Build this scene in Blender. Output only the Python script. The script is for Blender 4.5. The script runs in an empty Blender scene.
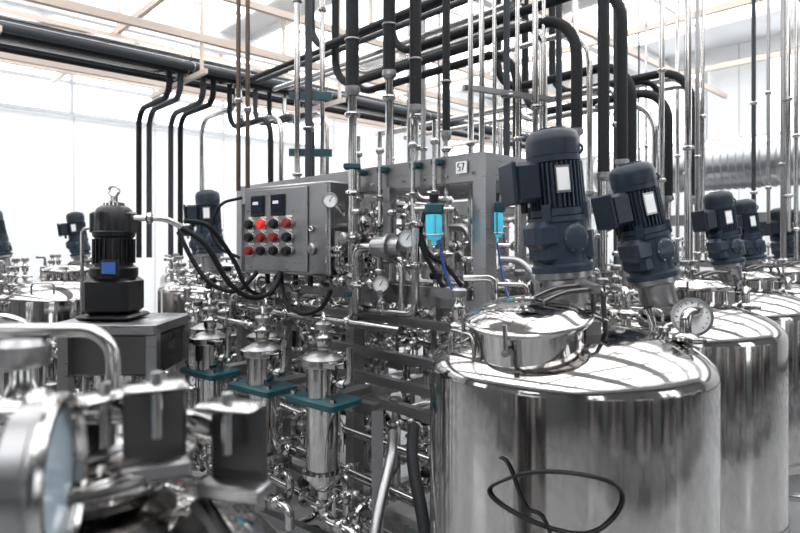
import bpy, bmesh, math, random
from mathutils import Vector, Matrix
V=Vector
sc=bpy.context.scene
# ------------------------------------------------------------ materials
def mat(name,col,metal=0.0,rough=0.5,emis=None,es=0.0,noise=0.0,nscale=8.0,bump=0.0,bscale=60,stretch=None,coat=0.0,spec=None):
    m=bpy.data.materials.new(name); m.use_nodes=True
    nt=m.node_tree; b=nt.nodes['Principled BSDF']
    b.inputs['Base Color'].default_value=(*col,1)
    b.inputs['Metallic'].default_value=metal
    b.inputs['Roughness'].default_value=rough
    if coat: b.inputs['Coat Weight'].default_value=coat
    if spec is not None: b.inputs['Specular IOR Level'].default_value=spec
    if emis:
        b.inputs['Emission Color'].default_value=(*emis,1); b.inputs['Emission Strength'].default_value=es
    tc=nt.nodes.new('ShaderNodeTexCoord'); mp=nt.nodes.new('ShaderNodeMapping')
    nt.links.new(tc.outputs['Object'],mp.inputs['Vector'])
    if stretch: mp.inputs['Scale'].default_value=stretch
    if noise:
        n=nt.nodes.new('ShaderNodeTexNoise'); n.inputs['Scale'].default_value=nscale; n.inputs['Detail'].default_value=4
        nt.links.new(mp.outputs[0],n.inputs['Vector'])
        r=nt.nodes.new('ShaderNodeMapRange'); r.inputs['From Min'].default_value=0.3; r.inputs['From Max'].default_value=0.7
        r.inputs['To Min'].default_value=max(0.02,rough-noise); r.inputs['To Max'].default_value=rough+noise
        nt.links.new(n.outputs['Fac'],r.inputs['Value']); nt.links.new(r.outputs[0],b.inputs['Roughness'])
    if bump:
        n2=nt.nodes.new('ShaderNodeTexNoise'); n2.inputs['Scale'].default_value=bscale
        nt.links.new(mp.outputs[0],n2.inputs['Vector'])
        bp=nt.nodes.new('ShaderNodeBump'); bp.inputs['Strength'].default_value=bump; bp.inputs['Distance'].default_value=0.01
        nt.links.new(n2.outputs['Fac'],bp.inputs['Height']); nt.links.new(bp.outputs[0],b.inputs['Normal'])
    return m
STEEL=mat('polished_stainless',(.47,.455,.445),1,.085,noise=.03,nscale=4,bump=.05,bscale=3)
PIPE=mat('stainless_pipe',(.46,.45,.44),1,.14,noise=.05,nscale=12)
SAT=mat('satin_stainless',(.31,.305,.31),1,.34,noise=.08,nscale=10,stretch=(1,1,12))
DARKST=mat('dark_steel',(.12,.115,.115),1,.35,noise=.1)
BRONZE=mat('aged_pipe',(.10,.075,.06),.8,.4)
BLACK=mat('black_rubber_insulation',(.010,.011,.013),0,.6,bump=.1,bscale=90,spec=.22)
GREYP=mat('grey_insulation',(.040,.045,.052),0,.6,spec=.3)
BLKM=mat('black_painted_metal',(.007,.007,.008),0,.32,spec=.35)
NAVY=mat('slate_blue_motor_paint',(.020,.032,.050),0,.38,noise=.08,nscale=20,spec=.4)
NAVYD=mat('dark_fan_cover',(.013,.020,.031),0,.4,spec=.35)
TEAL=mat('teal_bracket',(.008,.055,.068),.1,.4)
CYAN=mat('cyan_filter_bowl',(.06,.50,.68),0,.12,emis=(.08,.55,.78),es=.35)  # no light source: emission added to brighten the bowl colour
BLUE=mat('blue_tube',(.015,.07,.33),0,.35)
RED=mat('red_button',(.75,.03,.02),0,.3,emis=(.8,.03,.02),es=.3)
RED2=mat('dark_red_button',(.22,.010,.009),0,.3)
WHITE=mat('white_label',(.85,.85,.85),0,.5)
PALE=mat('pale_blue_dial_glass',(.34,.42,.48),0,.15)
CREAM=mat('cream_painted_steel',(.60,.50,.43),0,.5)
WALL=mat('white_wall_panel',(.87,.875,.88),0,.6)
WALLG=mat('grey_wall_panel',(.16,.165,.17),0,.6)  # for unseen walls, darkened on purpose so the tanks reflect dark
CEIL=mat('white_ceiling_panel',(.80,.81,.82),0,.7)
MULL=mat('grey_window_frame',(.55,.56,.58),0,.5)
FLOOR=mat('grey_epoxy_floor',(.36,.365,.37),0,.28,noise=.1,nscale=2)
GLASS=mat('window_daylight',(.9,.95,1),0,.3,emis=(.95,.98,1),es=3.5)
LAMP=mat('skylight_diffuser',(.95,.97,1),0,.4,emis=(.97,.985,1),es=4.8)
DUCT=mat('foil_duct',(.50,.51,.53),1,.3)
SCREEN=mat('display_screen',(.01,.015,.03),0,.1)
SCRB=mat('blue_display',(.02,.07,.25),0,.1,emis=(.05,.2,.7),es=.12)
# ------------------------------------------------------------ builder
def frame_for(a):
    a=a.normalized(); t=V((0,0,1)) if abs(a.z)<.9 else V((1,0,0))
    x=t.cross(a).normalized(); y=a.cross(x).normalized(); return x,y,a
class B:
    def __init__(s,M=None):
        s.v=[];s.f=[];s.m=[];s.M=M or Matrix.Identity(4)
    def add(s,vs,fs,m):
        o=len(s.v); M=s.M
        s.v+= [M@V(p) for p in vs]
        s.f+= [[i+o for i in f] for f in fs]; s.m+=[m]*len(fs)
    def box(s,c,d,m,R=None,bev=0.0):
        c=V(c); x,y,z=d[0]/2,d[1]/2,d[2]/2
        if bev>0:
            e=min(bev,x*.9,y*.9)
            ring=[(-x+e,-y),(x-e,-y),(x,-y+e),(x,y-e),(x-e,y),(-x+e,y),(-x,y-e),(-x,-y+e)]
            k=[((abs(px)-e)/abs(px)*px if px else 0,(abs(py)-e)/abs(py)*py if py else 0) for px,py in ring]
            vs=[V((a,b,-z)) for a,b in k]+[V((a,b,-z+e)) for a,b in ring]+[V((a,b,z-e)) for a,b in ring]+[V((a,b,z)) for a,b in k]
            fs=[list(range(7,-1,-1)),list(range(24,32))]
            for l in range(3):
                for i in range(8): j=(i+1)%8; fs.append([l*8+i,l*8+j,l*8+8+j,l*8+8+i])
        else:
            vs=[V((a*x,b*y,g*z)) for g in(-1,1) for b in(-1,1) for a in(-1,1)]
            fs=[[0,2,3,1],[4,5,7,6],[0,1,5,4],[2,6,7,3],[0,4,6,2],[1,3,7,5]]
        if R is not None: vs=[R@p for p in vs]
        s.add([c+p for p in vs],fs,m)
    def beam(s,p0,p1,w,h,m):
        p0=V(p0);p1=V(p1);a=p1-p0;L=a.length;x,y,z=frame_for(a)
        R=Matrix((x,y,z)).transposed()
        s.box((p0+p1)/2,(w,h,L),m,R)
    def lathe(s,prof,m,base=(0,0,0),axis=(0,0,1),seg=24):
        base=V(base);x,y,a=frame_for(V(axis)); vs=[];rings=[]
        for r,z in prof:
            if r<1e-6: rings.append([len(vs)]); vs.append(base+a*z)
            else:
                rings.append(list(range(len(vs),len(vs)+seg)))
                for i in range(seg):
                    t=2*math.pi*i/seg; vs.append(base+a*z+x*(r*math.cos(t))+y*(r*math.sin(t)))
        fs=[]
        for A,C in zip(rings,rings[1:]):
            if len(A)==1 and len(C)==1: continue
            for i in range(seg):
                j=(i+1)%seg
                if len(A)==1: fs.append([A[0],C[i],C[j]])
                elif len(C)==1: fs.append([A[i],A[j],C[0]])
                else: fs.append([A[i],A[j],C[j],C[i]])
        s.add(vs,fs,m)
    def cyl(s,p0,p1,r,m,seg=14):
        p0=V(p0);p1=V(p1);L=(p1-p0).length
        s.lathe([(0,0),(r,0),(r,L),(0,L)],m,p0,p1-p0,seg)
    def sweep(s,pts,r,m,seg=10,closed=False):
        pts=[V(p) for p in pts]; n=len(pts)
        if n<2: return
        if closed: tans=[(pts[(i+1)%n]-pts[i-1]).normalized() for i in range(n)]
        else: tans=[(pts[min(i+1,n-1)]-pts[max(i-1,0)]).normalized() for i in range(n)]
        x,y,_=frame_for(tans[0]); vs=[]
        for i in range(n):
            t=tans[i]; x=(x-t*x.dot(t)).normalized(); y=t.cross(x)
            for k in range(seg):
                q=2*math.pi*k/seg; vs.append(pts[i]+x*(r*math.cos(q))+y*(r*math.sin(q)))
        fs=[]
        for i in range(n if closed else n-1):
            for k in range(seg):
                l=(k+1)%seg; j=(i+1)%n
                fs.append([i*seg+k,i*seg+l,j*seg+l,j*seg+k])
        if not closed:
            fs.append(list(range(seg-1,-1,-1))); fs.append([(n-1)*seg+k for k in range(seg)])
        s.add(vs,fs,m)
    def pipe(s,pts,r,m,bend=None,seg=10,n=6):
        pts=[V(p) for p in pts]; bend=bend or r*3; out=[pts[0]]
        for i in range(1,len(pts)-1):
            a,b,c=pts[i-1],pts[i],pts[i+1]; d1=(a-b);d2=(c-b)
            e=min(bend,d1.length*.48,d2.length*.48); q0=b+d1.normalized()*e;q1=b+d2.normalized()*e
            for k in range(n+1):
                t=k/n; w=.7071
                den=(1-t)**2+2*w*(1-t)*t+t*t
                out.append((q0*(1-t)**2+b*(2*w*(1-t)*t)+q1*t*t)/den)
        out.append(pts[-1]); s.sweep(out,r,m,seg)
    def hose(s,pts,r,m,seg=10,n=8):
        pts=[V(p) for p in pts]; P=[pts[0]*2-pts[1]]+pts+[pts[-1]*2-pts[-2]]; out=[]
        for i in range(1,len(P)-2):
            a,b,c,d=P[i-1:i+3]
            for k in range(n):
                t=k/n; out.append(.5*((2*b)+(c-a)*t+(2*a-5*b+4*c-d)*t*t+(3*b-a-3*c+d)*t**3))
        out.append(pts[-1]); s.sweep(out,r,m,seg)
    def torus(s,c,axis,R,r,m,seg=28,rs=8):
        x,y,a=frame_for(V(axis)); c=V(c)
        s.sweep([c+x*R*math.cos(2*math.pi*i/seg)+y*R*math.sin(2*math.pi*i/seg) for i in range(seg)],r,m,rs,closed=True)
    def clamp(s,p,axis,r,wing=True):
        R=r*1.6+.004; h=.011
        s.lathe([(r,-h*1.6),(R*.86,-h),(R,-h*.5),(R,h*.5),(R*.86,h),(r,h*1.6)],PIPE,p,axis,16)
        if wing:
            x,y,a=frame_for(V(axis)); q=V(p)+x*(R+.012)
            s.cyl(q-y*.006,q+y*.03,.006,PIPE,8); s.beam(q+y*.03-x*.016,q+y*.03+x*.016,.005,.012,PIPE)
    def valve(s,p,up,k=1.0,top=None):
        s.lathe([(0,-.04*k),(.025*k,-.04*k),(.034*k,-.02*k),(.036*k,.012*k),(.045*k,.014*k),(.045*k,.026*k),(.03*k,.03*k),(.02*k,.05*k),(.018*k,.075*k)],PIPE,p,up,16)
        s.lathe([(.018*k,.07*k),(.036*k,.075*k),(.040*k,.085*k),(.040*k,.108*k),(.030*k,.118*k),(0,.12*k)],top or SAT,p,up,12)
    def ringvalve(s,p,up,R=.05):
        p=V(p);u=V(up).normalized()
        s.valve(p,up,.8); x,y,a=frame_for(u)
        s.torus(p+u*.13,y,R*.7,.008,PIPE,20,8)
    def gauge(s,p,face,r,stem=None,fm=None,plain=False):
        p=V(p); f=V(face).normalized()
        s.lathe([(0,-.03),(r*.85,-.03),(r*.98,-.022),(r,0),(r*1.08,.004),(r*1.08,.012),(r*.93,.013),(r*.92,.004)],SAT,p,f,28)
        s.lathe([(0,.005),(r*.93,.005)],fm or WHITE,p,f,28)
        if not plain:
            x,y,a=frame_for(f); q=p+f*.007
            for i in range(13):
                t=math.radians(-45+i*22.5); d=x*math.cos(t)+y*math.sin(t)
                s.beam(q+d*r*.72,q+d*r*.84,r*.04,.002,BLKM)
            d=(x*.5+y*.8).normalized(); s.beam(q-d*r*.2,q+d*r*.64,r*.05,.003,BLKM)
            s.lathe([(0,.006),(r*.08,.006),(r*.08,.011),(0,.011)],BLKM,p,f,10)
        if stem is not None: s.pipe([V(stem),V(stem)+(p-V(stem))*.5,p-f*.02],.008,PIPE,.02); s.lathe([(0,0),(.016,0),(.016,.02),(0,.02)],PIPE,V(stem),(0,0,1),6)
    def fin(s,name):
        me=bpy.data.meshes.new(name)
        c=[min(p[i] for p in s.v) for i in range(3)]; C=[max(p[i] for p in s.v) for i in range(3)]
        o=V(((c[0]+C[0])/2,(c[1]+C[1])/2,c[2]))
        me.from_pydata([p-o for p in s.v],[],s.f)
        used=[]
        for m in s.m:
            if m not in used: used.append(m)
        for m in used: me.materials.append(m)
        idx={m:i for i,m in enumerate(used)}
        me.polygons.foreach_set('material_index',[idx[m] for m in s.m])
        bm=bmesh.new(); bm.from_mesh(me); bmesh.ops.recalc_face_normals(bm,faces=bm.faces); bm.to_mesh(me); bm.free()
        me.polygons.foreach_set('use_smooth',[True]*len(me.polygons))
        me.set_sharp_from_angle(angle=math.radians(38))
        ob=bpy.data.objects.new(name,me); ob.location=o; sc.collection.objects.link(ob); return ob
def copy_of(ob,name,delta,rot=0):
    o=bpy.data.objects.new(name,ob.data); o.location=V(ob.location)+V(delta); o.rotation_euler=(0,0,rot); sc.collection.objects.link(o); return o

H=1.7
SK=Matrix.Translation((-.26,3.45,0))@Matrix.Rotation(math.radians(-47),4,'Z')
def S(u,w,z=0): return SK@V((u,w,z))
SR=SK.to_3x3()
# ------------------------------------------------------------ room
u0,u1,w0,w1,CH=-8.0,7.5,-8.0,8.6,5.0
def room(name,c,d,m):
    b=B(SK); b.box(c,d,m); return b.fin(name)
room('floor',((u0+u1)/2,(w0+w1)/2,-.05),(u1-u0+.4,w1-w0+.4,.1),FLOOR)
room('ceiling',((u0+u1)/2,(w0+w1)/2,CH+.05),(u1-u0+.4,w1-w0+.4,.1),CEIL)
room('wall_left',(u0-.1,(w0+w1)/2,CH/2),(.2,w1-w0+.4,CH),WALL)
room('wall_back',((u0+u1)/2,w1+.1,CH/2),(u1-u0,.2,CH),WALL)
room('wall_right',(u1+.1,(w0+w1)/2,CH/2),(.2,w1-w0+.4,CH),WALLG)
room('wall_front',((u0+u1)/2,w0-.1,CH/2),(u1-u0,.2,CH),WALLG)
b=B(SK); b.box((u0+.01,(w0+w1)/2,.08),(.02,w1-w0,.16),SAT); b.fin('baseboard_left')
b=B(SK); b.box(((u0+u1)/2,w1-.01,.08),(u1-u0,.02,.16),SAT); b.fin('baseboard_back')
b=B(SK)
for i in range(13): b.box((u0+.004,w0+.8+i*1.3,CH/2),(.008,.012,CH),MULL)
b.fin('trim_1')
b=B(SK)
for i in range(12): b.box((u0+.8+i*1.3,w1-.004,CH/2),(.012,.008,CH),MULL)
b.fin('trim_2')
for i,w in enumerate([-4.2,-1.6,1.0,3.6,6.2]):
    b=B(SK); b.box((-.8,w,CH-.02),(12.6,2.0,.03),LAMP)
    for s_ in(-1,1): b.beam((-7.1,w+s_*1.02,CH-.05),(5.5,w+s_*1.02,CH-.05),.06,.1,WALL)
    for j in range(7): b.beam((-7.1+j*2.1,w-1,CH-.05),(-7.1+j*2.1,w+1,CH-.05),.05,.05,CEIL)
    b.fin('skylight')
def window(n,side,c,length,z0,z1):
    b=B(SK)
    if side=='left':
        b.box((u0+.03,c,(z0+z1)/2),(.03,length,z1-z0),GLASS)
        for z in(z0,z1,(z0+z1)/2): b.beam((u0+.06,c-length/2,z),(u0+.06,c+length/2,z),.06,.06,MULL)
        for j in range(6):
            w=c-length/2+j*length/5; b.beam((u0+.06,w,z0),(u0+.06,w,z1),.06,.06,MULL)
    elif side=='back':
        b.box((c,w1-.03,(z0+z1)/2),(length,.03,z1-z0),GLASS)
        for z in(z0,z1): b.beam((c-length/2,w1-.06,z),(c+length/2,w1-.06,z),.06,.06,MULL)
        for j in range(6):
            u=c-length/2+j*length/5; b.beam((u,w1-.06,z0),(u,w1-.06,z1),.06,.06,MULL)
    elif side=='front':
        b.box((c,w0+.03,(z0+z1)/2),(length,.03,z1-z0),GLASS)
        for j in range(5):
            u=c-length/2+j*length/4; b.beam((u,w0+.06,z0),(u,w0+.06,z1),.12,.06,DARKST)
    else:
        b.box((u1-.03,c,(z0+z1)/2),(.03,length,z1-z0),GLASS)
        for j in range(4):
            w=c-length/2+j*length/3; b.beam((u1-.06,w,z0),(u1-.06,w,z1),.12,.06,DARKST)
    b.fin('window_%d'%n)
window(1,'left',2.5,6.5,3.8,4.8); window(2,'left',-4.0,5,3.8,4.8)
window(3,'back',3.0,6.5,3.4,4.7); window(4,'back',-4.2,6,3.4,4.7)
window(5,'front',2.2,2.0,.9,3.4); window(6,'right',-5.0,1.8,.9,3.6); window(7,'right',1.5,1.8,.9,3.6); window(8,'front',-4,2.4,1.5,3.4)
b=B(SK)
zc=4.1
for u in(-6.5,-4.6,-2.7,-.8,1.1,3.0,4.9): b.beam((u,-5,zc),(u,8.3,zc),.05,.07,CREAM)
for w in(-3.6,-2.0,.2,2.4,4.6,6.8): b.beam((-7.6,w,zc+.09),(6,w,zc+.09),.05,.07,CREAM)
for u in(-6.5,-4.6,-2.7,-.8,1.1,3.0):
    for w in(-2.0,.2,2.4,4.6,6.8): b.beam((u,w,zc),(u,w,CH),.04,.04,CREAM)
b.beam((-3.30,-6,3.86),(-3.30,8.2,3.86),.06,.08,CREAM)
b.beam((-4.45,-6,3.62),(-4.45,8.2,3.62),.06,.08,CREAM)
for w in(-3,-1.2,.6,2.4,4.2,6): b.beam((-4.7,w,3.50),(-3.2,w,3.50),.04,.05,CREAM); b.beam((-3.3,w,3.5),(-3.3,w,CH),.03,.03,CREAM)
b.fin('suspended_steel_frame')
b=B(SK)
for u in (-5.8,-1.9,2.0,5.0): b.beam((u,w0,CH-.22),(u,w1,CH-.22),.14,.32,CEIL)
b.fin('roof_beams')
# ------------------------------------------------------------ pipe bundle on rack (left)
b=B(SK)
rows=[(-3.50,3.60,.042,GREYP),(-3.66,3.60,.042,BLACK),(-3.84,3.60,.042,PIPE),(-3.99,3.60,.036,GREYP),(-4.14,3.60,.04,BLACK),(-3.58,3.72,.032,PIPE),(-3.80,3.72,.030,GREYP)]
for u,z,r,m in rows: b.pipe([(u,-6.5,z),(u,8.3,z)],r,m,seg=12)
for w in(-3,-1.2,.6,2.4,4.2,6):
    for u,z,r,m in rows: b.torus((u,w,z),(0,1,0),r+.004,.006,SAT,16,6)
b.fin('overhead_pipe_bundle')
b=B(SK)
for i,(w,m) in enumerate([(.42,BLACK),(.54,GREYP),(.80,GREYP),(.92,BLACK),(1.2,PIPE)]):
    b.pipe([(-3.7,w,3.62),(-3.7,w,3.30),(-4.6,w,3.30),(-4.6,w,1.55)],.032,m,.2,12,8)
for i,(w,m) in enumerate([(1.12,BLACK),(1.25,PIPE),(1.45,GREYP),(1.64,BLACK),(1.85,PIPE)]):
    b.pipe([(-3.7,w,3.55),(-3.7,w,3.04+.04*i),(-2.8,w,3.04+.04*i),(-2.8,w,1.5)],.030,m,.2,12,8)
b.fin('branch_drop_pipes')
# ------------------------------------------------------------ tanks
R=.455; ZS=1.295; DH=.15
def dome(rho): return ZS+DH*math.sqrt(max(0,1-(rho/R)**2))
def make_tank(x,y,name,lid=None,R=R,seg=72,rot=0,gaugeon=None,seed=0):
    b=B(Matrix.Translation((x,y,0)))
    prof=[(0,.36)]+[(R*math.sin(t*math.pi/16),.50-.14*math.cos(t*math.pi/16)) for t in range(1,9)]
    prof+=[(R,.52),(R,ZS)]
    for t in range(1,17):
        a=t*math.pi/32; prof.append((R*math.cos(a),ZS+DH*math.sin(a)))
    prof[-1]=(0,ZS+DH)
    b.lathe(prof,STEEL,seg=seg)
    b.torus((0,0,.52),(0,0,1),R,.008,SAT,48,6)
    for k in range(3):
        t=math.radians(rot+30+120*k); p=V((math.cos(t)*R*.86,math.sin(t)*R*.86,0))
        b.cyl(p,p+V((0,0,.55)),.03,PIPE); b.lathe([(0,0),(.06,0),(.05,.02),(.03,.03)],SAT,p,seg=16)
    b.pipe([(0,0,.4),(0,0,.2),(.35,-.1,.2)],.025,PIPE,.08); b.clamp((0,0,.3),(0,0,1),.025)
    if lid:
        lx,ly,tx,ty=lid; rho=math.hypot(lx,ly); zb=dome(rho)-.05
        ax=V((tx,ty,1)).normalized(); p=V((lx,ly,zb)); lr=.172
        b.lathe([(lr-.012,-.07),(lr-.012,.10),(lr-.003,.102),(lr+.010,.106),(lr+.012,.112),(lr+.012,.124),(lr+.002,.129),(lr-.01,.133),(lr*.8,.147),(lr*.5,.157),(lr*.2,.161),(0,.162)],STEEL,p,ax,48)
        b.torus(p+ax*.118,ax,lr+.012,.007,PIPE,48,8)
        x_,y_,_=frame_for(ax)
        d=(V((1,.25,0))-ax*V((1,.25,0)).dot(ax)).normalized(); e=ax.cross(d)
        for s_ in(-.03,.03):
            b.pipe([p+ax*.165+e*s_+d*.04,p+ax*.185+e*s_+d*(lr*.6),p+ax*.18+e*s_+d*(lr+.06),p+ax*.04+e*s_+d*(lr+.07)],.008,DARKST,.03)
        b.beam(p+ax*.185+e*.05+d*(lr+.03),p+ax*.185-e*.05+d*(lr+.03),.025,.025,SAT)
        b.beam(p+ax*.06+d*(lr+.02)-e*.045,p+ax*.06+d*(lr+.02)+e*.045,.05,.05,SAT)
        b.cyl(p+ax*.08+d*(lr+.07)-e*.06,p+ax*.08+d*(lr+.07)+e*.06,.012,PIPE)
        for ang in(200,265,330):
            t=math.radians(ang); dd=x_*math.cos(t)+y_*math.sin(t)
            b.cyl(p+dd*(lr+.02)+ax*.06,p+dd*(lr+.02)+ax*.15,.006,PIPE,8)
            b.beam(p+dd*(lr+.0)+ax*.07,p+dd*(lr+.03)+ax*.07,.02,.012,SAT)
    rnd=random.Random(seed)
    for ang,rr,h,r_ in [(20,.33,.10,.018),(60,.36,.12,.014),(150,.36,.07,.02),(110,.34,.14,.016),(-35,.36,.06,.022),(88,.30,.10,.012),(42,.25,.08,.014)]:
        t=math.radians(ang+rot); q=V((math.cos(t)*rr,math.sin(t)*rr,dome(rr)-.02))
        if lid and (q.xy-V((lid[0],lid[1]))).length<.21: continue
        b.cyl(q,q+V((0,0,h)),r_,PIPE); b.clamp(q+V((0,0,h*.7)),(0,0,1),r_)
        if rnd.random()<.6:
            d=V((math.cos(t+1),math.sin(t+1),0)); b.pipe([q+V((0,0,h)),q+V((0,0,h+.06)),q+V((0,0,h+.06))+d*.12],r_*.8,PIPE,.03)
        else: b.valve(q+V((0,0,h+.03)),(0,0,1),.7)
    for ang in (rot+75,rot+190):
        t=math.radians(ang); d=V((math.cos(t),math.sin(t),0)); e=V((-d.y,d.x,0)); q=d*(R-.05)+V((0,0,dome(R-.05)-.01))
        b.pipe([q-e*.07,q-e*.07+V((0,0,.08)),q+e*.07+V((0,0,.08)),q+e*.07],.007,PIPE,.025)
    if gaugeon:
        (sx,sy),(gx,gy,gz),fd,gr=gaugeon
        st=V((sx,sy,dome(math.hypot(sx,sy))-.01)); gp=V((gx,gy,gz))
        b.lathe([(.026,0),(.026,.02),(.034,.022),(.034,.036),(.02,.04)],PIPE,st,(0,0,1),18)
        b.gauge(gp,fd,gr,stem=st+V((0,0,.03)))
        b.lathe([(.012,0),(.012,.05),(.02,.052),(.02,.07),(0,.07)],PIPE,st+V((-.02,0,.03)),(-.3,0,1),12)
    return b.fin(name)
T='stainless_mixing_tank'
T1=make_tank(.555,2.0,T,lid=(-.165,-.19,-.08,-.16),gaugeon=((.30,-.03),(.385,-.07,1.468),(-.46,-.88,.12),.058),seed=1,rot=15)
TS=[(1.285,2.82),(2.03,3.66),(2.78,4.47),(3.53,5.28),(4.27,6.05)]
T2=make_tank(*TS[0],T,lid=(.14,.12,0,0),seed=2,rot=40)
for p in TS[1:]: copy_of(T2,T,(p[0]-TS[0][0],p[1]-TS[0][1],0),0)
def tank_at(u,w,rot=0):
    p=S(u,w); return copy_of(T2,T,(p.x-TS[0][0],p.y-TS[0][1],0),rot),p
LEFT=[(-2.45,-.95),(-2.45,.3),(-2.45,1.5),(-4.2,-1.6),(-4.2,-.3),(-4.2,1.0),(-4.2,2.3)]
for u,w in LEFT: tank_at(u,w,1.0)
for w in (-3.4,-2.1,-.8,.5,1.8,3.1): tank_at(5.3,w,2)  # unseen row opposite, added to be reflected in the front tanks
for u,w in [(-.6,4.6),(.6,5.4),(-2.2,4.8)]: tank_at(u,w,.7)
# ------------------------------------------------------------ gear motors
def make_motor(base,tilt,yaw=0,k=1.0,name='agitator_gear_motor',wk=.88):
    M=Matrix.Translation(base)@Matrix.Rotation(math.radians(tilt),4,'Y')@Matrix.Rotation(math.radians(yaw),4,'Z')@Matrix.Diagonal((k*wk,k*wk,k,1))
    b=B(M)
    b.lathe([(0,-.06),(.066,-.06),(.066,.0),(.095,.002),(.095,.018),(.078,.02),(.078,.10),(.08,.105),(.104,.112),(.104,.13),(.06,.13)],SAT,seg=32)
    for i in range(8):
        t=i*math.pi/4; b.lathe([(0,.13),(.009,.13),(.009,.105),(0,.105)],PIPE,(math.cos(t)*.092,math.sin(t)*.092,0),seg=6)
        b.lathe([(0,.018),(.009,.018),(.009,.028),(0,.028)],PIPE,(math.cos(t)*.087,math.sin(t)*.087,0),seg=6)
    b.lathe([(.03,.13),(.112,.13),(.114,.150),(.095,.158),(.095,.20),(.102,.22),(.102,.285),(.108,.29),(.108,.305),(.08,.31)],NAVY,seg=32)
    b.box((0,0,.215),(.205,.16,.12),NAVY,bev=.02)
    b.box((-.08,-.02,.25),(.10,.14,.09),NAVY,bev=.02)
    b.lathe([(0,0),(.045,0),(.045,.02),(.035,.028),(0,.028)],NAVY,(0.01,-.085,.235),(0,-1,0),20)
    for i in range(6):
        t=i*math.pi/3; b.lathe([(0,.02),(.005,.02),(.005,.025),(0,.025)],SAT,(0.01+math.cos(t)*.038,-.085,.235+math.sin(t)*.038),(0,-1,0),6)
    b.lathe([(0,0),(.03,0),(.03,.015),(0,.015)],NAVYD,(.10,0,.2),(1,0,0),6)
    b.lathe([(.095,.305),(.1,.31),(.1,.33),(.080,.335),(.080,.475),(.094,.48),(.096,.5),(.086,.505)],NAVY,seg=32)
    for i in range(36):
        t=i*2*math.pi/36; b.box((math.cos(t)*.087,math.sin(t)*.087,.405),(.024,.0055,.142),NAVY,Matrix.Rotation(t,3,'Z'))
    b.lathe([(.084,.497),(.098,.5),(.098,.545),(.093,.565),(.078,.58),(.05,.586),(0,.587)],NAVYD,seg=32)
    for rr in(.02,.035,.05): b.torus((0,0,.588),(0,0,1),rr,.0025,NAVY,24,5)
    b.box((-.13,-.005,.42),(.095,.135,.125),NAVYD,bev=.012); b.box((-.184,-.005,.42),(.016,.145,.135),NAVYD,bev=.005)
    b.cyl((-.13,-.0,.36),(-.13,0,.325),.013,BLKM,10)
    b.box((-.02,-.101,.42),(.055,.006,.085),SAT); b.box((-.02,-.105,.42),(.045,.002,.07),WHITE)
    b.torus((.07,-.06,.515),(.6,.8,0),.014,.005,NAVY,14,6)
    for a in(0.8,2.4,3.9,5.5): b.box((math.cos(a)*.1,math.sin(a)*.1,.32),(.026,.03,.05),NAVY,Matrix.Rotation(a,3,'Z'))
    return b.fin(name)
make_motor((.565,2.03,1.475),-5,10,1.05)
make_motor((1.13,2.60,1.42),-12,15,1.10)
for (x,y,z,tl,k) in [(2.0,3.62,1.47,-9,.95),(2.66,4.5,1.47,-9,.98),(3.42,5.3,1.47,-8,.95),(3.95,6.0,1.47,-8,1.0)]:
    make_motor((x,y,z),tl,10,k)
for (u,w,tl,k) in [(-2.45,.3,-3,1.25),(-2.45,1.5,-5,1.0),(-4.2,-1.0,-12,1.0),(-4.2,-.3,-8,1.0),(-4.2,1.0,-5,1.0)]:
    make_motor(S(u,w,1.46),tl,20,k)
for w in(-3.4,-2.1,-.8,.5,1.8): make_motor(S(5.3,w,1.46),0,60,1.0)  # motors for the unseen tank row added for reflections
# ------------------------------------------------------------ process skid
def cluster(b,ur,wr,zr,n,seed):
    rnd=random.Random(seed); lo=[ur[0],wr[0],zr[0]];hi=[ur[1],wr[1],zr[1]]
    for i in range(n):
        r=rnd.choice([.010,.013,.016,.019,.025]); p=V([rnd.uniform(lo[k],hi[k]) for k in range(3)]); pts=[p]; last=-1
        for j in range(rnd.choice([2,3,3,4])):
            ax=rnd.choice([a for a in(0,1,2,2) if a!=last]); last=ax
            q=pts[-1].copy(); L=rnd.uniform(.16,.6); q[ax]+= L if (q[ax]+L<hi[ax] and (rnd.random()<.5 or q[ax]-L<lo[ax])) else -L
            q[ax]=min(max(q[ax],lo[ax]),hi[ax])
            if (q-pts[-1]).length<.07: continue
            pts.append(q)
        if len(pts)<2: continue
        b.pipe(pts,r,PIPE if rnd.random()<.8 else rnd.choice([SAT,SAT,DARKST,BLACK]),r*2.6,9,4)
        for a,c in zip(pts,pts[1:]):
            L=(c-a).length; d=(c-a).normalized()
            if L>.18:
                b.clamp(a+d*(r*3+.02),d,r,rnd.random()<.4)
                if rnd.random()<.5: b.clamp(c-d*(r*3+.02),d,r,False)
            if L>.28 and rnd.random()<.5:
                m=(a+c)/2; up=V((0,0,1)) if abs(d.z)<.5 else V((0,-1,0))
                b.valve(m,up,.85,rnd.choice([SAT,SAT,BLKM,DARKST,BLKM]))
        if rnd.random()<.12: b.gauge(pts[-1]+V((0,-.03,.05)),(.3,-1,0),.035,stem=pts[-1])
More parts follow.
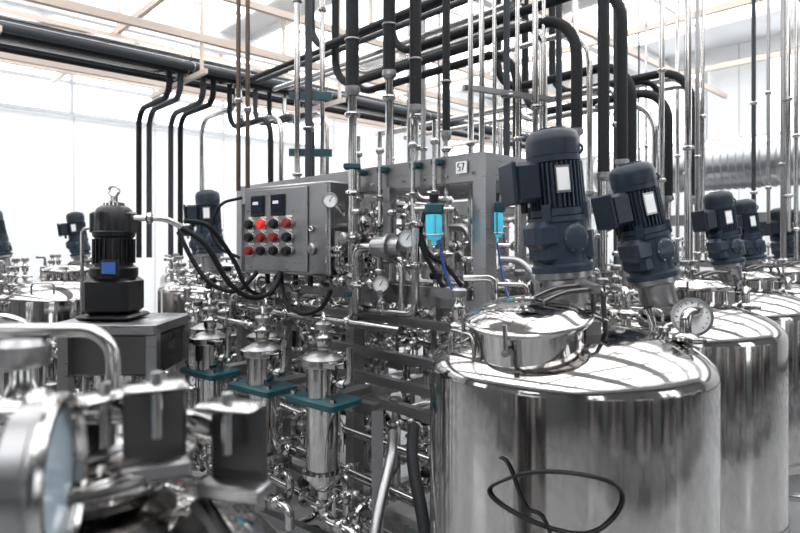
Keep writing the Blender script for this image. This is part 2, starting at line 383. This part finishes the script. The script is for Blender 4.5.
def skid_frame(b,UL=-1.85):
    W=.75; UR=.95
    for w in(0,W):
        b.beam((UL,w,2.06),(UR,w,2.06),.07,.13,SAT)
        b.beam((UL,w,.22),(UR,w,.22),.07,.07,SAT)
        b.beam((UL,w,1.42),(UR,w,1.42),.05,.05,SAT)
        b.beam((UL,w,.84),(UR,w,.84),.05,.05,SAT)
        for u in(UL,-.75,0.0,UR):
            b.beam((u,w,0.02),(u,w,2.12),.075,.075,SAT); b.lathe([(0,0),(.05,0),(.05,.015),(.015,.02),(.015,.08),(0,.08)],PIPE,(u,w,0),seg=12)
    b.beam((UL,-.0,1.30),(UR,-.0,1.30),.04,.04,SAT)
    b.beam((-.2,-.06,1.12),(UR,-.06,1.12),.045,.045,SAT); b.beam((-.2,-.06,.98),(UR,-.06,.98),.045,.045,SAT)
    for u in(UL,UR,0):
        for z in(.22,.84,1.42,2.06): b.beam((u,0,z),(u,W,z),.06 if z<2 else .07,.06 if z<2 else .12,SAT)
b=B(SK)
cluster(b,(-1.8,.9),(.06,.7),(1.46,1.95),24,11)
cluster(b,(-1.8,.9),(.05,.7),(.9,1.4),40,12)
cluster(b,(-1.8,.9),(.05,.7),(.28,.85),40,13)
skid_frame(b)
F=b.fin('process_skid')
def off(u,w): return SR@V((u,w,0))
F.location=V(F.location)+off(-.5,2.3)
copy_of(F,'process_skid',off(1.0,4.3)); copy_of(F,'process_skid',off(2.2,-8.6))  # last copy is unseen, added behind the camera for dark tank reflections
b=B(SK); skid_frame(b,-1.3)
cluster(b,(-1.25,.9),(.06,.7),(1.46,1.95),20,11)
cluster(b,(-1.7,.9),(.05,.7),(.9,1.4),40,12)
cluster(b,(-1.7,.9),(.05,.7),(.28,.85),40,13)
b.beam((-.2,-.05,1.47),(.9,-.05,1.47),.045,.05,SAT); b.beam((.35,-.045,1.5),(.35,-.045,2.0),.05,.05,SAT)
for u in(.05,.2,.45,.6,.75,.92): b.lathe([(0,0),(.010,0),(.010,.008),(0,.008)],PIPE,(u,-.035,2.03),(0,-1,0),6)
# clip saddles with teal pads on the top beam
for u in(.12,.30,.55,.70):
    b.box((u,-.055,2.10),(.05,.04,.03),TEAL,bev=.004); b.cyl((u,-.07,1.80),(u,-.07,2.30),.012,PIPE,10); b.clamp((u,-.07,1.95),(0,0,1),.012); b.clamp((u,-.07,2.2),(0,0,1),.012,False)
b.box((.85,-.045,2.062),(.065,.006,.055),WHITE)
for a,c in [((.832,2.08),(.845,2.08)),((.832,2.08),(.832,2.064)),((.832,2.064),(.845,2.064)),((.845,2.064),(.845,2.047)),((.845,2.047),(.832,2.047)),((.855,2.08),(.869,2.08)),((.869,2.08),(.859,2.047))]:
    b.beam((a[0],-.05,a[1]),(c[0],-.05,c[1]),.004,.003,BLKM)
cluster(b,(-1.7,-.4),(-.28,-.02),(1.2,1.5),10,21)
cluster(b,(-1.7,.7),(-.5,-.1),(.2,.85),28,22)
cluster(b,(-.1,.45),(-.16,-.03),(1.50,1.95),7,23)
for u,z in((-1.45,1.33),(-1.2,1.34),(-.95,1.35),(-.7,1.33),(-.5,1.35),(-.3,1.33)):
    b.ringvalve((u,-.2,z),(0,0,1),.05)
b.pipe([(-1.9,-.2,1.29),(.6,-.2,1.29)],.022,PIPE)
b.pipe([(-1.9,-.28,.55),(.8,-.28,.55)],.025,PIPE); b.pipe([(-1.9,-.4,.4),(.8,-.4,.4)],.03,PIPE); b.pipe([(-1.9,-.2,.72),(.8,-.2,.72)],.02,PIPE)
b.pipe([(.0,-.12,1.36),(.62,-.12,1.36),(.62,-.12,1.9)],.02,PIPE); b.pipe([(.05,-.1,1.62),(.5,-.1,1.62),(.5,-.1,1.36)],.016,PIPE)
b.valve((.2,-.1,1.64),(0,-.2,1),.9,BLKM); b.valve((.38,-.12,1.38),(0,-.2,1),.9,SAT); b.clamp((.3,-.1,1.62),(1,0,0),.016); b.clamp((.62,-.12,1.6),(0,0,1),.02); b.clamp((.62,-.12,1.8),(0,0,1),.02)
for u in(-1.6,-1,-.4,.2): b.clamp((u,-.2,1.29),(1,0,0),.022); b.clamp((u+.1,-.28,.55),(1,0,0),.025); b.clamp((u-.1,-.4,.4),(1,0,0),.03)
b.fin('process_skid')
# ------------------------------------------------------------ filter housings
def filt(x,y,z,name='cartridge_filter_housing',k=1.0,brk=True):
    b=B(Matrix.Translation((x,y,z))@Matrix.Rotation(math.radians(-40),4,'Z')@Matrix.Diagonal((k*1.25,k*1.25,k,1))); r=.060
    b.lathe([(0,-.44),(.02,-.44),(.02,-.40),(.045,-.375),(r,-.34),(r,-.03),(r+.006,-.028),(r+.006,-.02),(r,-.018),(r,.14)],STEEL,seg=28)
    b.lathe([(r,.14),(r+.014,.145),(r+.016,.155),(r+.016,.175),(r+.008,.183),(r-.002,.190),(.045,.200),(.02,.204),(.02,.215),(0,.215)],SAT,seg=28)
    b.lathe([(r+.002,.150),(r+.024,.154),(r+.024,.176),(r+.002,.180)],PIPE,seg=28)
    b.lathe([(r,-.335),(r+.012,-.332),(r+.012,-.312),(r,-.309)],PIPE,seg=28)
    b.box((r+.035,0,.165),(.03,.02,.035),PIPE); b.cyl((r+.035,-.05,.165),(r+.035,.03,.165),.006,PIPE)
    b.beam((r+.01,-.055,.165),(r+.06,-.055,.165),.008,.018,PIPE)
    if brk:
        b.box((0,0,-.005),(.24,.15,.036),TEAL,bev=.008); b.box((0,.12,-.005),(.06,.2,.03),SAT)
        for sx in(-.10,.10): b.lathe([(0,.013),(.012,.013),(.012,.028),(0,.028)],PIPE,(sx,-.05,0),seg=6)
    b.pipe([(0,0,-.43),(0,0,-.52),(.16,0,-.52),(.16,0,-.62)],.018,PIPE,.05); b.clamp((0,0,-.45),(0,0,1),.019); b.clamp((.09,0,-.52),(1,0,0),.018)
    b.pipe([(r-.01,0,.08),(.13,0,.08),(.13,0,.24)],.012,PIPE,.04); b.clamp((.09,0,.08),(1,0,0),.012)
    b.valve((0,0,.245),(0,0,1),.75); b.torus((0,0,.345),(.6,.8,0),.030,.006,PIPE,20,8)
    return b.fin(name)
filt(-.335,2.62,1.03); filt(-.655,2.86,1.03); filt(-1.0,3.16,1.04); filt(-.72,3.22,1.04,brk=False); filt(-1.12,3.52,1.04,brk=False)
b=B()
b.beam((-1.35,3.60,.97),(-.1,2.66,.97),.05,.05,SAT); b.beam((-1.35,3.60,.30),(-.1,2.66,.30),.05,.05,SAT)
for t in(0,.5,1.0):
    p=V((-1.35,3.60,0)).lerp(V((-.1,2.66,0)),t); b.beam(p,p+V((0,0,.97)),.05,.05,SAT)
b.fin('filter_support_rack')
# ------------------------------------------------------------ control cabinet
ang=math.atan2(-.45,.5725)
b=B(Matrix.Translation((-.9725,3.75,0))@Matrix.Rotation(ang,4,'Z'))
W=.745; zc_=1.79
b.box((W/2,.11,zc_),(W,.22,.53),SAT,bev=.008)
b.box((.30,-.006,zc_),(.56,.014,.49),SAT,bev=.004)
b.box((W-.075,-.004,zc_),(.13,.010,.51),SAT,bev=.004)
for z in(1.62,1.79,1.96): b.cyl((W-.01,-.012,z-.02),(W-.01,-.012,z+.02),.008,PIPE,8)
for s_ in(.15,.335):
    b.box((s_,-.016,1.935),(.13,.012,.125),BLKM,bev=.006); b.box((s_,-.023,1.94),(.10,.004,.09),SCREEN); b.box((s_-.01,-.026,1.952),(.05,.002,.018),WHITE)
for j,z in enumerate((1.825,1.745,1.665)):
    for i in range(4):
        s_=.085+i*.115; c=RED if (i==1 and j==0) else (RED2 if (i,j) in((1,1),(0,2),(2,1),(3,0)) else BLKM)
        b.lathe([(0,.012),(.034,.012),(.034,.020),(.031,.022),(0,.022)],PIPE,(s_,0,z),(0,-1,0),18)
        b.lathe([(.029,.020),(.029,.04),(.024,.052),(0,.053)],c,(s_,0,z),(0,-1,0),18)
        b.box((s_,-.0145,z+.042),(.05,.003,.011),WHITE)
b.torus((.62,-.02,1.79),(0,1,0),.012,.006,PIPE,14,6)
for i in range(5): b.cyl((.1+i*.13,.1,1.46),(.1+i*.13,.1,1.53),.016,BLKM,10)
for s_ in(.12,.6): b.beam((s_,.2,1.60),(s_,.36,1.60),.04,.04,SAT)
b.fin('control_cabinet')
# ------------------------------------------------------------ vertical pipes
def vpipe(x,y,ztop,zmid,zbot,r1,r2,m1,m2,name,foot=None,teal=False):
    b=B()
    if zmid:
        b.cyl((x,y,zmid),(x,y,ztop),r1,m1,16); b.lathe([(r1,0),(r1+.006,-.005),(r1+.006,-.03),(r2+.004,-.05)],SAT,(x,y,zmid),(0,0,1),16)
        b.torus((x,y,zmid+.25),(0,0,1),r1+.002,.006,SAT,16,6)
    zt=zmid or ztop
    pts=[(x,y,zt),(x,y,zbot)]
    if foot: pts.append((x+foot[0],y+foot[1],zbot))
    b.pipe(pts,r2,m2,r2*3,12)
    for f in(.12,.45,.8): b.clamp((x,y,zt-(zt-zbot)*f),(0,0,1),r2)
    if teal: b.box((x,y,2.12),(.09,.08,.03),TEAL,bev=.005); b.box((x,y,1.44),(.08,.08,.03),TEAL,bev=.005)
    b.fin(name)
TOP=CH-.03
vpipe(-.256,3.22,TOP,2.55,1.28,.036,.024,BLACK,PIPE,'insulated_drop_pipe',(0,.2),True)
vpipe(-.06,3.3,TOP,2.66,1.40,.034,.02,BLACK,PIPE,'insulated_drop_pipe',(.0,.25),True)
vpipe(.085,3.3,TOP,2.47,1.95,.032,.018,BLACK,PIPE,'insulated_drop_pipe',(.2,0))
vpipe(.235,3.05,TOP,2.28,1.5,.020,.013,BLACK,PIPE,'insulated_drop_pipe',(.1,.1))
vpipe(-1.045,3.88,TOP,None,2.05,.014,.015,BRONZE,BRONZE,'thin_drop_pipe'); vpipe(-.985,3.88,TOP,None,1.98,.014,.015,BRONZE,BRONZE,'thin_drop_pipe')
for x,y,r,m,zb in((-.72,4.2,.02,PIPE,1.5),(-.64,4.2,.026,GREYP,1.9),(-.55,4.25,.018,PIPE,1.4),(.49,3.6,.016,PIPE,1.5),(.57,3.62,.012,PIPE,1.4),(.64,3.6,.02,GREYP,2.0),(.725,3.7,.014,PIPE,1.7),(.80,3.55,.018,PIPE,1.9),(.90,3.75,.013,PIPE,1.5),(.40,3.4,.014,PIPE,1.6)):
    vpipe(x,y,TOP,None,zb,r,r,m,m,'thin_drop_pipe')
b=B()
b.beam((-.78,4.22,2.75),(-.48,4.24,2.75),.04,.05,TEAL); b.beam((-.78,4.22,2.35),(-.48,4.24,2.35),.04,.05,TEAL); b.beam((.36,3.42,2.6),(.95,3.72,2.6),.03,.03,SAT); b.beam((.36,3.42,2.2),(.95,3.72,2.2),.03,.04,TEAL)
b.fin('pipe_clip_rails')
# ------------------------------------------------------------ arched pipes on the right
b=B()
Ux=V((SR@V((1,0,0)))); Nx=V((SR@V((0,1,0))))
ARC=[(1.06,3.6,3.10,2.40,.034,2.4,BLACK),(1.12,3.3,3.42,2.1,.032,2.8,BLACK),(1.295,3.5,3.26,2.2,.032,2.0,BLACK),(1.66,4.3,3.02,2.1,.034,1.2,BLACK),
 (1.955,4.6,2.82,2.05,.026,1.3,PIPE),(2.19,4.9,2.98,2.1,.036,1.4,BLACK),(2.37,4.9,3.15,2.1,.034,1.3,BLACK),(2.62,5.3,3.22,2.1,.034,1.2,PIPE),
 (1.39,4.4,3.3,2.1,.022,1.8,PIPE),(.93,3.9,3.2,2.2,.028,2.0,PIPE),(.80,4.1,3.05,2.2,.03,1.8,BLACK)]
for x,y,z,ze,r,L,m in ARC:
    q=V((x,y,z)); st=q-Ux*L
    b.pipe([st+V((0,0,1.2)),st,q,V((x,y,ze))],r,m,.26,12,8)
    b.cyl((x,y,ze-.55),(x,y,ze),r*.6,PIPE,10); b.lathe([(r,0),(r+.008,-.005),(r+.008,-.03),(r*.6,-.05)],SAT,(x,y,ze),(0,0,1),14)
b.fin('arched_insulated_pipes')
b=B(SK)
for i in range(4):
    w=1.0+i*.2; b.pipe([(-3.2,w,3.45+.05*(i%2)),(.5-i*.15,w,3.45+.05*(i%2)),(.5-i*.15,w,4.9)],.025,[BLACK,GREYP,PIPE,PIPE][i],.2,10,7)
for i in range(3):
    w=2.8+i*.22; b.pipe([(-3.0,w,3.1+.05*(i%2)),(.2+i*.25,w,3.1+.05*(i%2)),(.2+i*.25,w,2.0)],.026,[PIPE,BLACK,PIPE][i],.22,10,7)
rnd=random.Random(5)
for i in range(36):
    u=rnd.uniform(-2.2,1.4); w=rnd.uniform(1.2,5.0); r=rnd.choice([.010,.014,.018,.022]); zb=rnd.uniform(1.2,1.9); b.cyl((u,w,zb),(u,w,CH-.03),r,rnd.choice([PIPE,PIPE,PIPE,SAT,GREYP]),10)
    for z in(zb+.3,zb+1.1): b.clamp((u,w,z),(0,0,1),r,False)
b.fin('overhead_pipework')
# ------------------------------------------------------------ ventilation duct
b=B(SK); prof=[(0,0)]; L=6.2; n=76
for i in range(n):
    z=L*i/n; prof+=[(.30,z),(.30,z+L/n*.55),(.315,z+L/n*.62),(.315,z+L/n*.82)]
prof+=[(.30,L),(0,L)]
b.lathe(prof,DUCT,(-1.5,5.66,2.68),(1,0,0),36)
for u in(-.6,1.4,3.4): b.cyl((u,5.4,2.9),(u,5.4,CH),.008,PIPE,6); b.cyl((u,5.92,2.9),(u,5.92,CH),.008,PIPE,6); b.torus((u,5.66,2.68),(1,0,0),.322,.012,SAT,32,6)
b.fin('ventilation_duct')
# ------------------------------------------------------------ black mixer on pedestal (left)
b=B(Matrix.Translation((-1.43,3.0,0)))
z0=1.335
b.box((0,0,z0+.012),(.26,.26,.024),BLKM,bev=.01)
b.box((0,0,z0+.115),(.225,.225,.19),BLKM,bev=.025)
b.lathe([(.105,z0+.20),(.112,z0+.215),(.112,z0+.25),(.09,z0+.265),(.088,z0+.40),(.098,z0+.41),(.10,z0+.43),(.094,z0+.435),(.092,z0+.52),(.08,z0+.545),(.06,z0+.56),(0,z0+.56)],BLKM,seg=32)
for i in range(24):
    t=i*math.pi/12; b.box((math.cos(t)*.092,math.sin(t)*.092,z0+.335),(.014,.007,.12),BLKM,Matrix.Rotation(t,3,'Z'))
for s_ in(-1,1): b.box((s_*.085,0,z0+.475),(.035,.10,.11),BLKM,bev=.01)
b.lathe([(.05,z0+.56),(.05,z0+.575),(.03,z0+.58),(.018,z0+.585),(.018,z0+.61),(0,z0+.61)],PIPE,seg=18)
b.torus((0,0,z0+.635),(0,1,0),.025,.007,PIPE,20,8)
b.box((.035,-.115,z0+.255),(.085,.02,.08),BLKM,bev=.005); b.box((.035,-.127,z0+.255),(.065,.004,.055),SCRB)
b.pipe([(.09,0,z0+.50),(.24,.05,z0+.50),(.30,.1,z0+.46)],.016,PIPE,.05); b.clamp((.17,.02,z0+.5),(1,.2,0),.016)
b.pipe([(-.09,0,z0+.45),(-.16,0,z0+.45),(-.16,0,z0+.02)],.009,PIPE,.03)
b.fin('black_homogenizer_motor')
b=B(Matrix.Translation((-1.40,3.05,0)))
b.box((0,0,1.30),(.50,.46,.06),SAT,bev=.01); b.box((.02,.02,1.17),(.42,.38,.20),DARKST,bev=.01)
b.lathe([(.0,.95),(.12,.95),(.14,1.0),(.14,1.07)],STEEL,seg=32)
for sx in(-.2,.22):
    for sy in(-.18,.2): b.beam((sx,sy,0),(sx,sy,1.28),.05,.05,SAT)
b.beam((-.2,-.18,.35),(.22,-.18,.35),.04,.04,SAT); b.beam((-.2,.2,.35),(.22,.2,.35),.04,.04,SAT)
b.lathe([(0,.36),(.1,.36),(.15,.45),(.15,.9),(.1,.96),(0,.96)],STEEL,(.0,.02,0),seg=32)
b.fin('steel_mixer_stand')
b=B()
b.hose([(-1.13,3.1,1.79),(-1.02,3.15,1.70),(-.93,3.25,1.50),(-.84,3.35,1.41),(-.74,3.45,1.43),(-.70,3.55,1.56),(-.69,3.62,1.7)],.015,BLACK)
b.hose([(-1.15,3.2,1.83),(-1.05,3.3,1.80),(-.96,3.45,1.62),(-.90,3.5,1.46),(-.84,3.6,1.40),(-.78,3.7,1.40)],.013,BLACK)
b.hose([(-1.33,3.6,1.78),(-1.25,3.6,1.62),(-1.15,3.6,1.48),(-1.0,3.62,1.42),(-.9,3.65,1.50),(-.86,3.75,1.58)],.014,BLACK)
b.hose([(-.72,3.62,1.47),(-.66,3.5,1.36),(-.55,3.4,1.31),(-.44,3.35,1.35),(-.38,3.32,1.45)],.013,BLACK)
b.hose([(-1.0,3.8,2.0),(-1.12,3.75,1.95),(-1.18,3.75,1.8),(-1.12,3.75,1.68),(-1.0,3.75,1.62)],.01,BLACK)
b.fin('black_flexible_hoses')
b=B()
b.hose([(.12,2.98,1.86),(.10,2.92,1.72),(.16,2.9,1.58),(.22,2.9,1.48),(.27,2.88,1.42)],.011,BLACK)
b.hose([(.09,3.0,1.80),(.14,2.95,1.66),(.22,2.92,1.60),(.30,2.9,1.5)],.011,BLACK)
b.hose([(.43,2.55,1.64),(.50,2.5,1.63),(.55,2.45,1.56),(.565,2.42,1.42)],.014,SAT)
b.hose([(.60,2.6,1.66),(.57,2.55,1.56),(.56,2.5,1.45),(.54,2.45,1.38)],.013,BLACK)
b.fin('black_flexible_hoses')
b=B(); b.hose([(.18,2.80,1.75),(.20,2.80,1.62),(.24,2.78,1.50),(.30,2.76,1.45)],.006,BLUE)
b.hose([(.46,2.85,1.72),(.48,2.8,1.55),(.5,2.75,1.45)],.005,BLUE); b.fin('blue_pneumatic_tube')
def airfilter(x,y,z):
    b=B(Matrix.Translation((x,y,z)))
    b.box((0,0,.075),(.085,.07,.05),TEAL,bev=.008); b.lathe([(.03,.05),(.038,.045),(.038,-.045),(.030,-.065),(.012,-.07),(.012,-.09),(0,-.09)],CYAN,seg=20)
    for a in range(3):
        t=a*2*math.pi/3+.6; b.beam((math.cos(t)*.040,math.sin(t)*.040,.05),(math.cos(t)*.040,math.sin(t)*.040,-.05),.005,.005,SAT)
    b.torus((0,0,-.045),(0,0,1),.038,.004,SAT,20,6)
    b.lathe([(.0,.1),(.02,.1),(.022,.14),(0,.145)],BLKM,seg=16); b.cyl((-.09,0,.075),(.09,0,.075),.01,PIPE,10); b.cyl((0,.03,.075),(0,.2,.075),.01,SAT,8)
    b.fin('air_filter_regulator')
airfilter(.155,2.74,1.79); airfilter(.440,2.78,1.80)
def wall_gauge(x,y,z,r,stem):
    b=B(); b.gauge((x,y,z),(-x*.3,-1,0),r,stem=stem); b.fin('pressure_gauge')
wall_gauge(-.375,3.22,1.94,.04,(-.30,3.26,1.86)); wall_gauge(.035,2.92,1.73,.042,(.04,3.0,1.64)); wall_gauge(-.10,3.05,1.50,.04,(-.1,3.1,1.42))
b=B(); p=V((-.13,3.08,1.69))
b.lathe([(0,0),(.05,0),(.055,.02),(.055,.09),(.07,.092),(.07,.11),(.05,.115),(.05,.17),(0,.18)],SAT,p,(.7,-.5,0),20); b.pipe([p+V((.0,0,0)),p+V((-.1,.08,0)),p+V((-.1,.08,-.35))],.025,PIPE,.07,12); b.clamp(p+V((-.1,.08,-.2)),(0,0,1),.025)
b.fin('actuated_valve')
b=B()
b.hose([(-.03,2.55,.90),(-.04,2.38,.84),(-.09,2.2,.66),(-.12,2.05,.4),(-.1,1.98,.15),(-.05,1.95,.03)],.022,SAT)
b.hose([(.06,2.58,.92),(.05,2.4,.84),(.09,2.2,.66),(.12,2.05,.45),(.12,1.98,.2),(.1,1.95,.03)],.024,BLACK)
b.fin('flexible_transfer_hoses')
b=B(); pts=[]; Rc=R+.006  # thin dark loop and strand swept along the tank surface
for i in range(40):
    t=2*math.pi*i/40; a=math.radians(-110)+.38*math.cos(t)+.03*math.sin(3*t); z=1.03+.075*math.sin(t)+.012*math.sin(2*t)
    pts.append((.555+Rc*math.cos(a),2.0+Rc*math.sin(a),z))
b.sweep(pts,.0045,BLKM,8,closed=True)
pts=[(.555+Rc*math.cos(math.radians(-128)+.02*i),2.0+Rc*math.sin(math.radians(-128)+.02*i),1.12-.012*i+.02*math.sin(i*.6)) for i in range(20)]
b.sweep(pts,.0035,BLKM,8)
b.fin('dark_tank_loop')
# ------------------------------------------------------------ foreground vessel (left)
x0,y0=-.42,.76; Rf=.29
b=B(Matrix.Translation((x0,y0,0)))
prof=[(0,.4),(Rf*.7,.45),(Rf,.55),(Rf,1.21)]+[(Rf*math.cos(t*math.pi/24),1.21+.18*math.sin(t*math.pi/24)) for t in range(1,12)]+[(0,1.39)]
b.lathe(prof,STEEL,seg=64)
for k in range(3):
    t=math.radians(30+120*k); b.cyl((math.cos(t)*.25,math.sin(t)*.25,0),(math.cos(t)*.25,math.sin(t)*.25,.6),.025,PIPE)
b.lathe([(.12,1.34),(.12,1.40),(.145,1.405),(.15,1.412),(.15,1.425),(.135,1.432),(.08,1.442),(0,1.445)],STEEL,(-.02,.05,0),seg=40)
b.torus((-.02,.05,1.415),(0,0,1),.15,.008,PIPE,40,8)
def plate(px,py,pz,yaw,h,w=.075,m=DARKST):
    M=b.M; b.M=M@Matrix.Translation((px,py,pz))@Matrix.Rotation(math.radians(yaw),4,'Z')
    b.box((0,0,h/2),(w,.010,h),m,bev=.004); b.box((0,-.02,h),(w,.05,.010),PIPE,bev=.004); b.cyl((0,-.03,h-.06),(0,-.03,h+.02),.007,PIPE,10); b.box((0,-.012,.012),(w*1.1,.04,.02),SAT,bev=.003); b.M=M
plate(.11,-.0,1.41,25,.115); plate(.20,.06,1.36,-15,.125,.085); plate(.03,-.0,1.42,55,.09,.06)
b.pipe([(-.34,-.06,1.49),(-.1,-.06,1.50),(.10,.02,1.485),(.18,.12,1.42)],.017,PIPE,.06,14)
b.clamp((-.02,-.03,1.495),(1,.3,0),.017,False)
b.pipe([(-.22,.12,1.43),(-.22,.12,1.575),(.0,.12,1.575),(.0,.12,1.43)],.010,PIPE,.045,12)
b.valve((-.12,.10,1.46),(0,0,1),.9)
b.gauge((.055,-.14,1.458),(.96,.24,.02),.080,stem=(.01,-.10,1.36),fm=PALE,plain=True)
b.torus((.067,-.137,1.458),(.96,.24,.02),.080,.008,PIPE,36,8)
b.fin('stainless_pressure_vessel')
b=B(SK)
cluster(b,(-3.0,-1.9),(-2.2,-1.3),(1.0,1.6),12,41)
cluster(b,(-1.9,-1.0),(-1.5,-.9),(.3,1.1),16,42)
b.fin('valve_manifold')
b=B(Matrix.Translation((-1.75,2.65,0)))
b.pipe([(-.5,0,1.38),(.05,0,1.38),(.12,.05,1.30),(.12,.05,.05)],.02,PIPE,.06); b.pipe([(-.5,.1,1.30),(.0,.1,1.30),(.0,.1,.05)],.025,PIPE,.06)
for x in(-.4,-.2): b.valve((x,0,1.40),(0,0,1),1.0,BLKM); b.clamp((x+.09,0,1.38),(1,0,0),.02)
b.pipe([(-.2,-.1,.02),(-.2,-.1,1.45),(-.02,-.1,1.45),(-.02,-.1,.02)],.012,PIPE,.04)
b.fin('side_transfer_piping')
# ------------------------------------------------------------ world, camera
w=bpy.data.worlds.new('World'); sc.world=w; w.use_nodes=True
w.node_tree.nodes['Background'].inputs[0].default_value=(.8,.88,1,1); w.node_tree.nodes['Background'].inputs[1].default_value=.6
cam=bpy.data.cameras.new('Camera'); co=bpy.data.objects.new('Camera',cam); sc.collection.objects.link(co)
co.location=(0,0,H); co.rotation_euler=(math.radians(90),0,0); cam.lens=27; cam.sensor_width=36; cam.shift_y=-21.5/800
cam.dof.use_dof=True; cam.dof.focus_distance=2.5; cam.dof.aperture_fstop=3.4; cam.clip_start=.05
sc.camera=co
sc.view_settings.view_transform='Standard'; sc.view_settings.exposure=-0.22
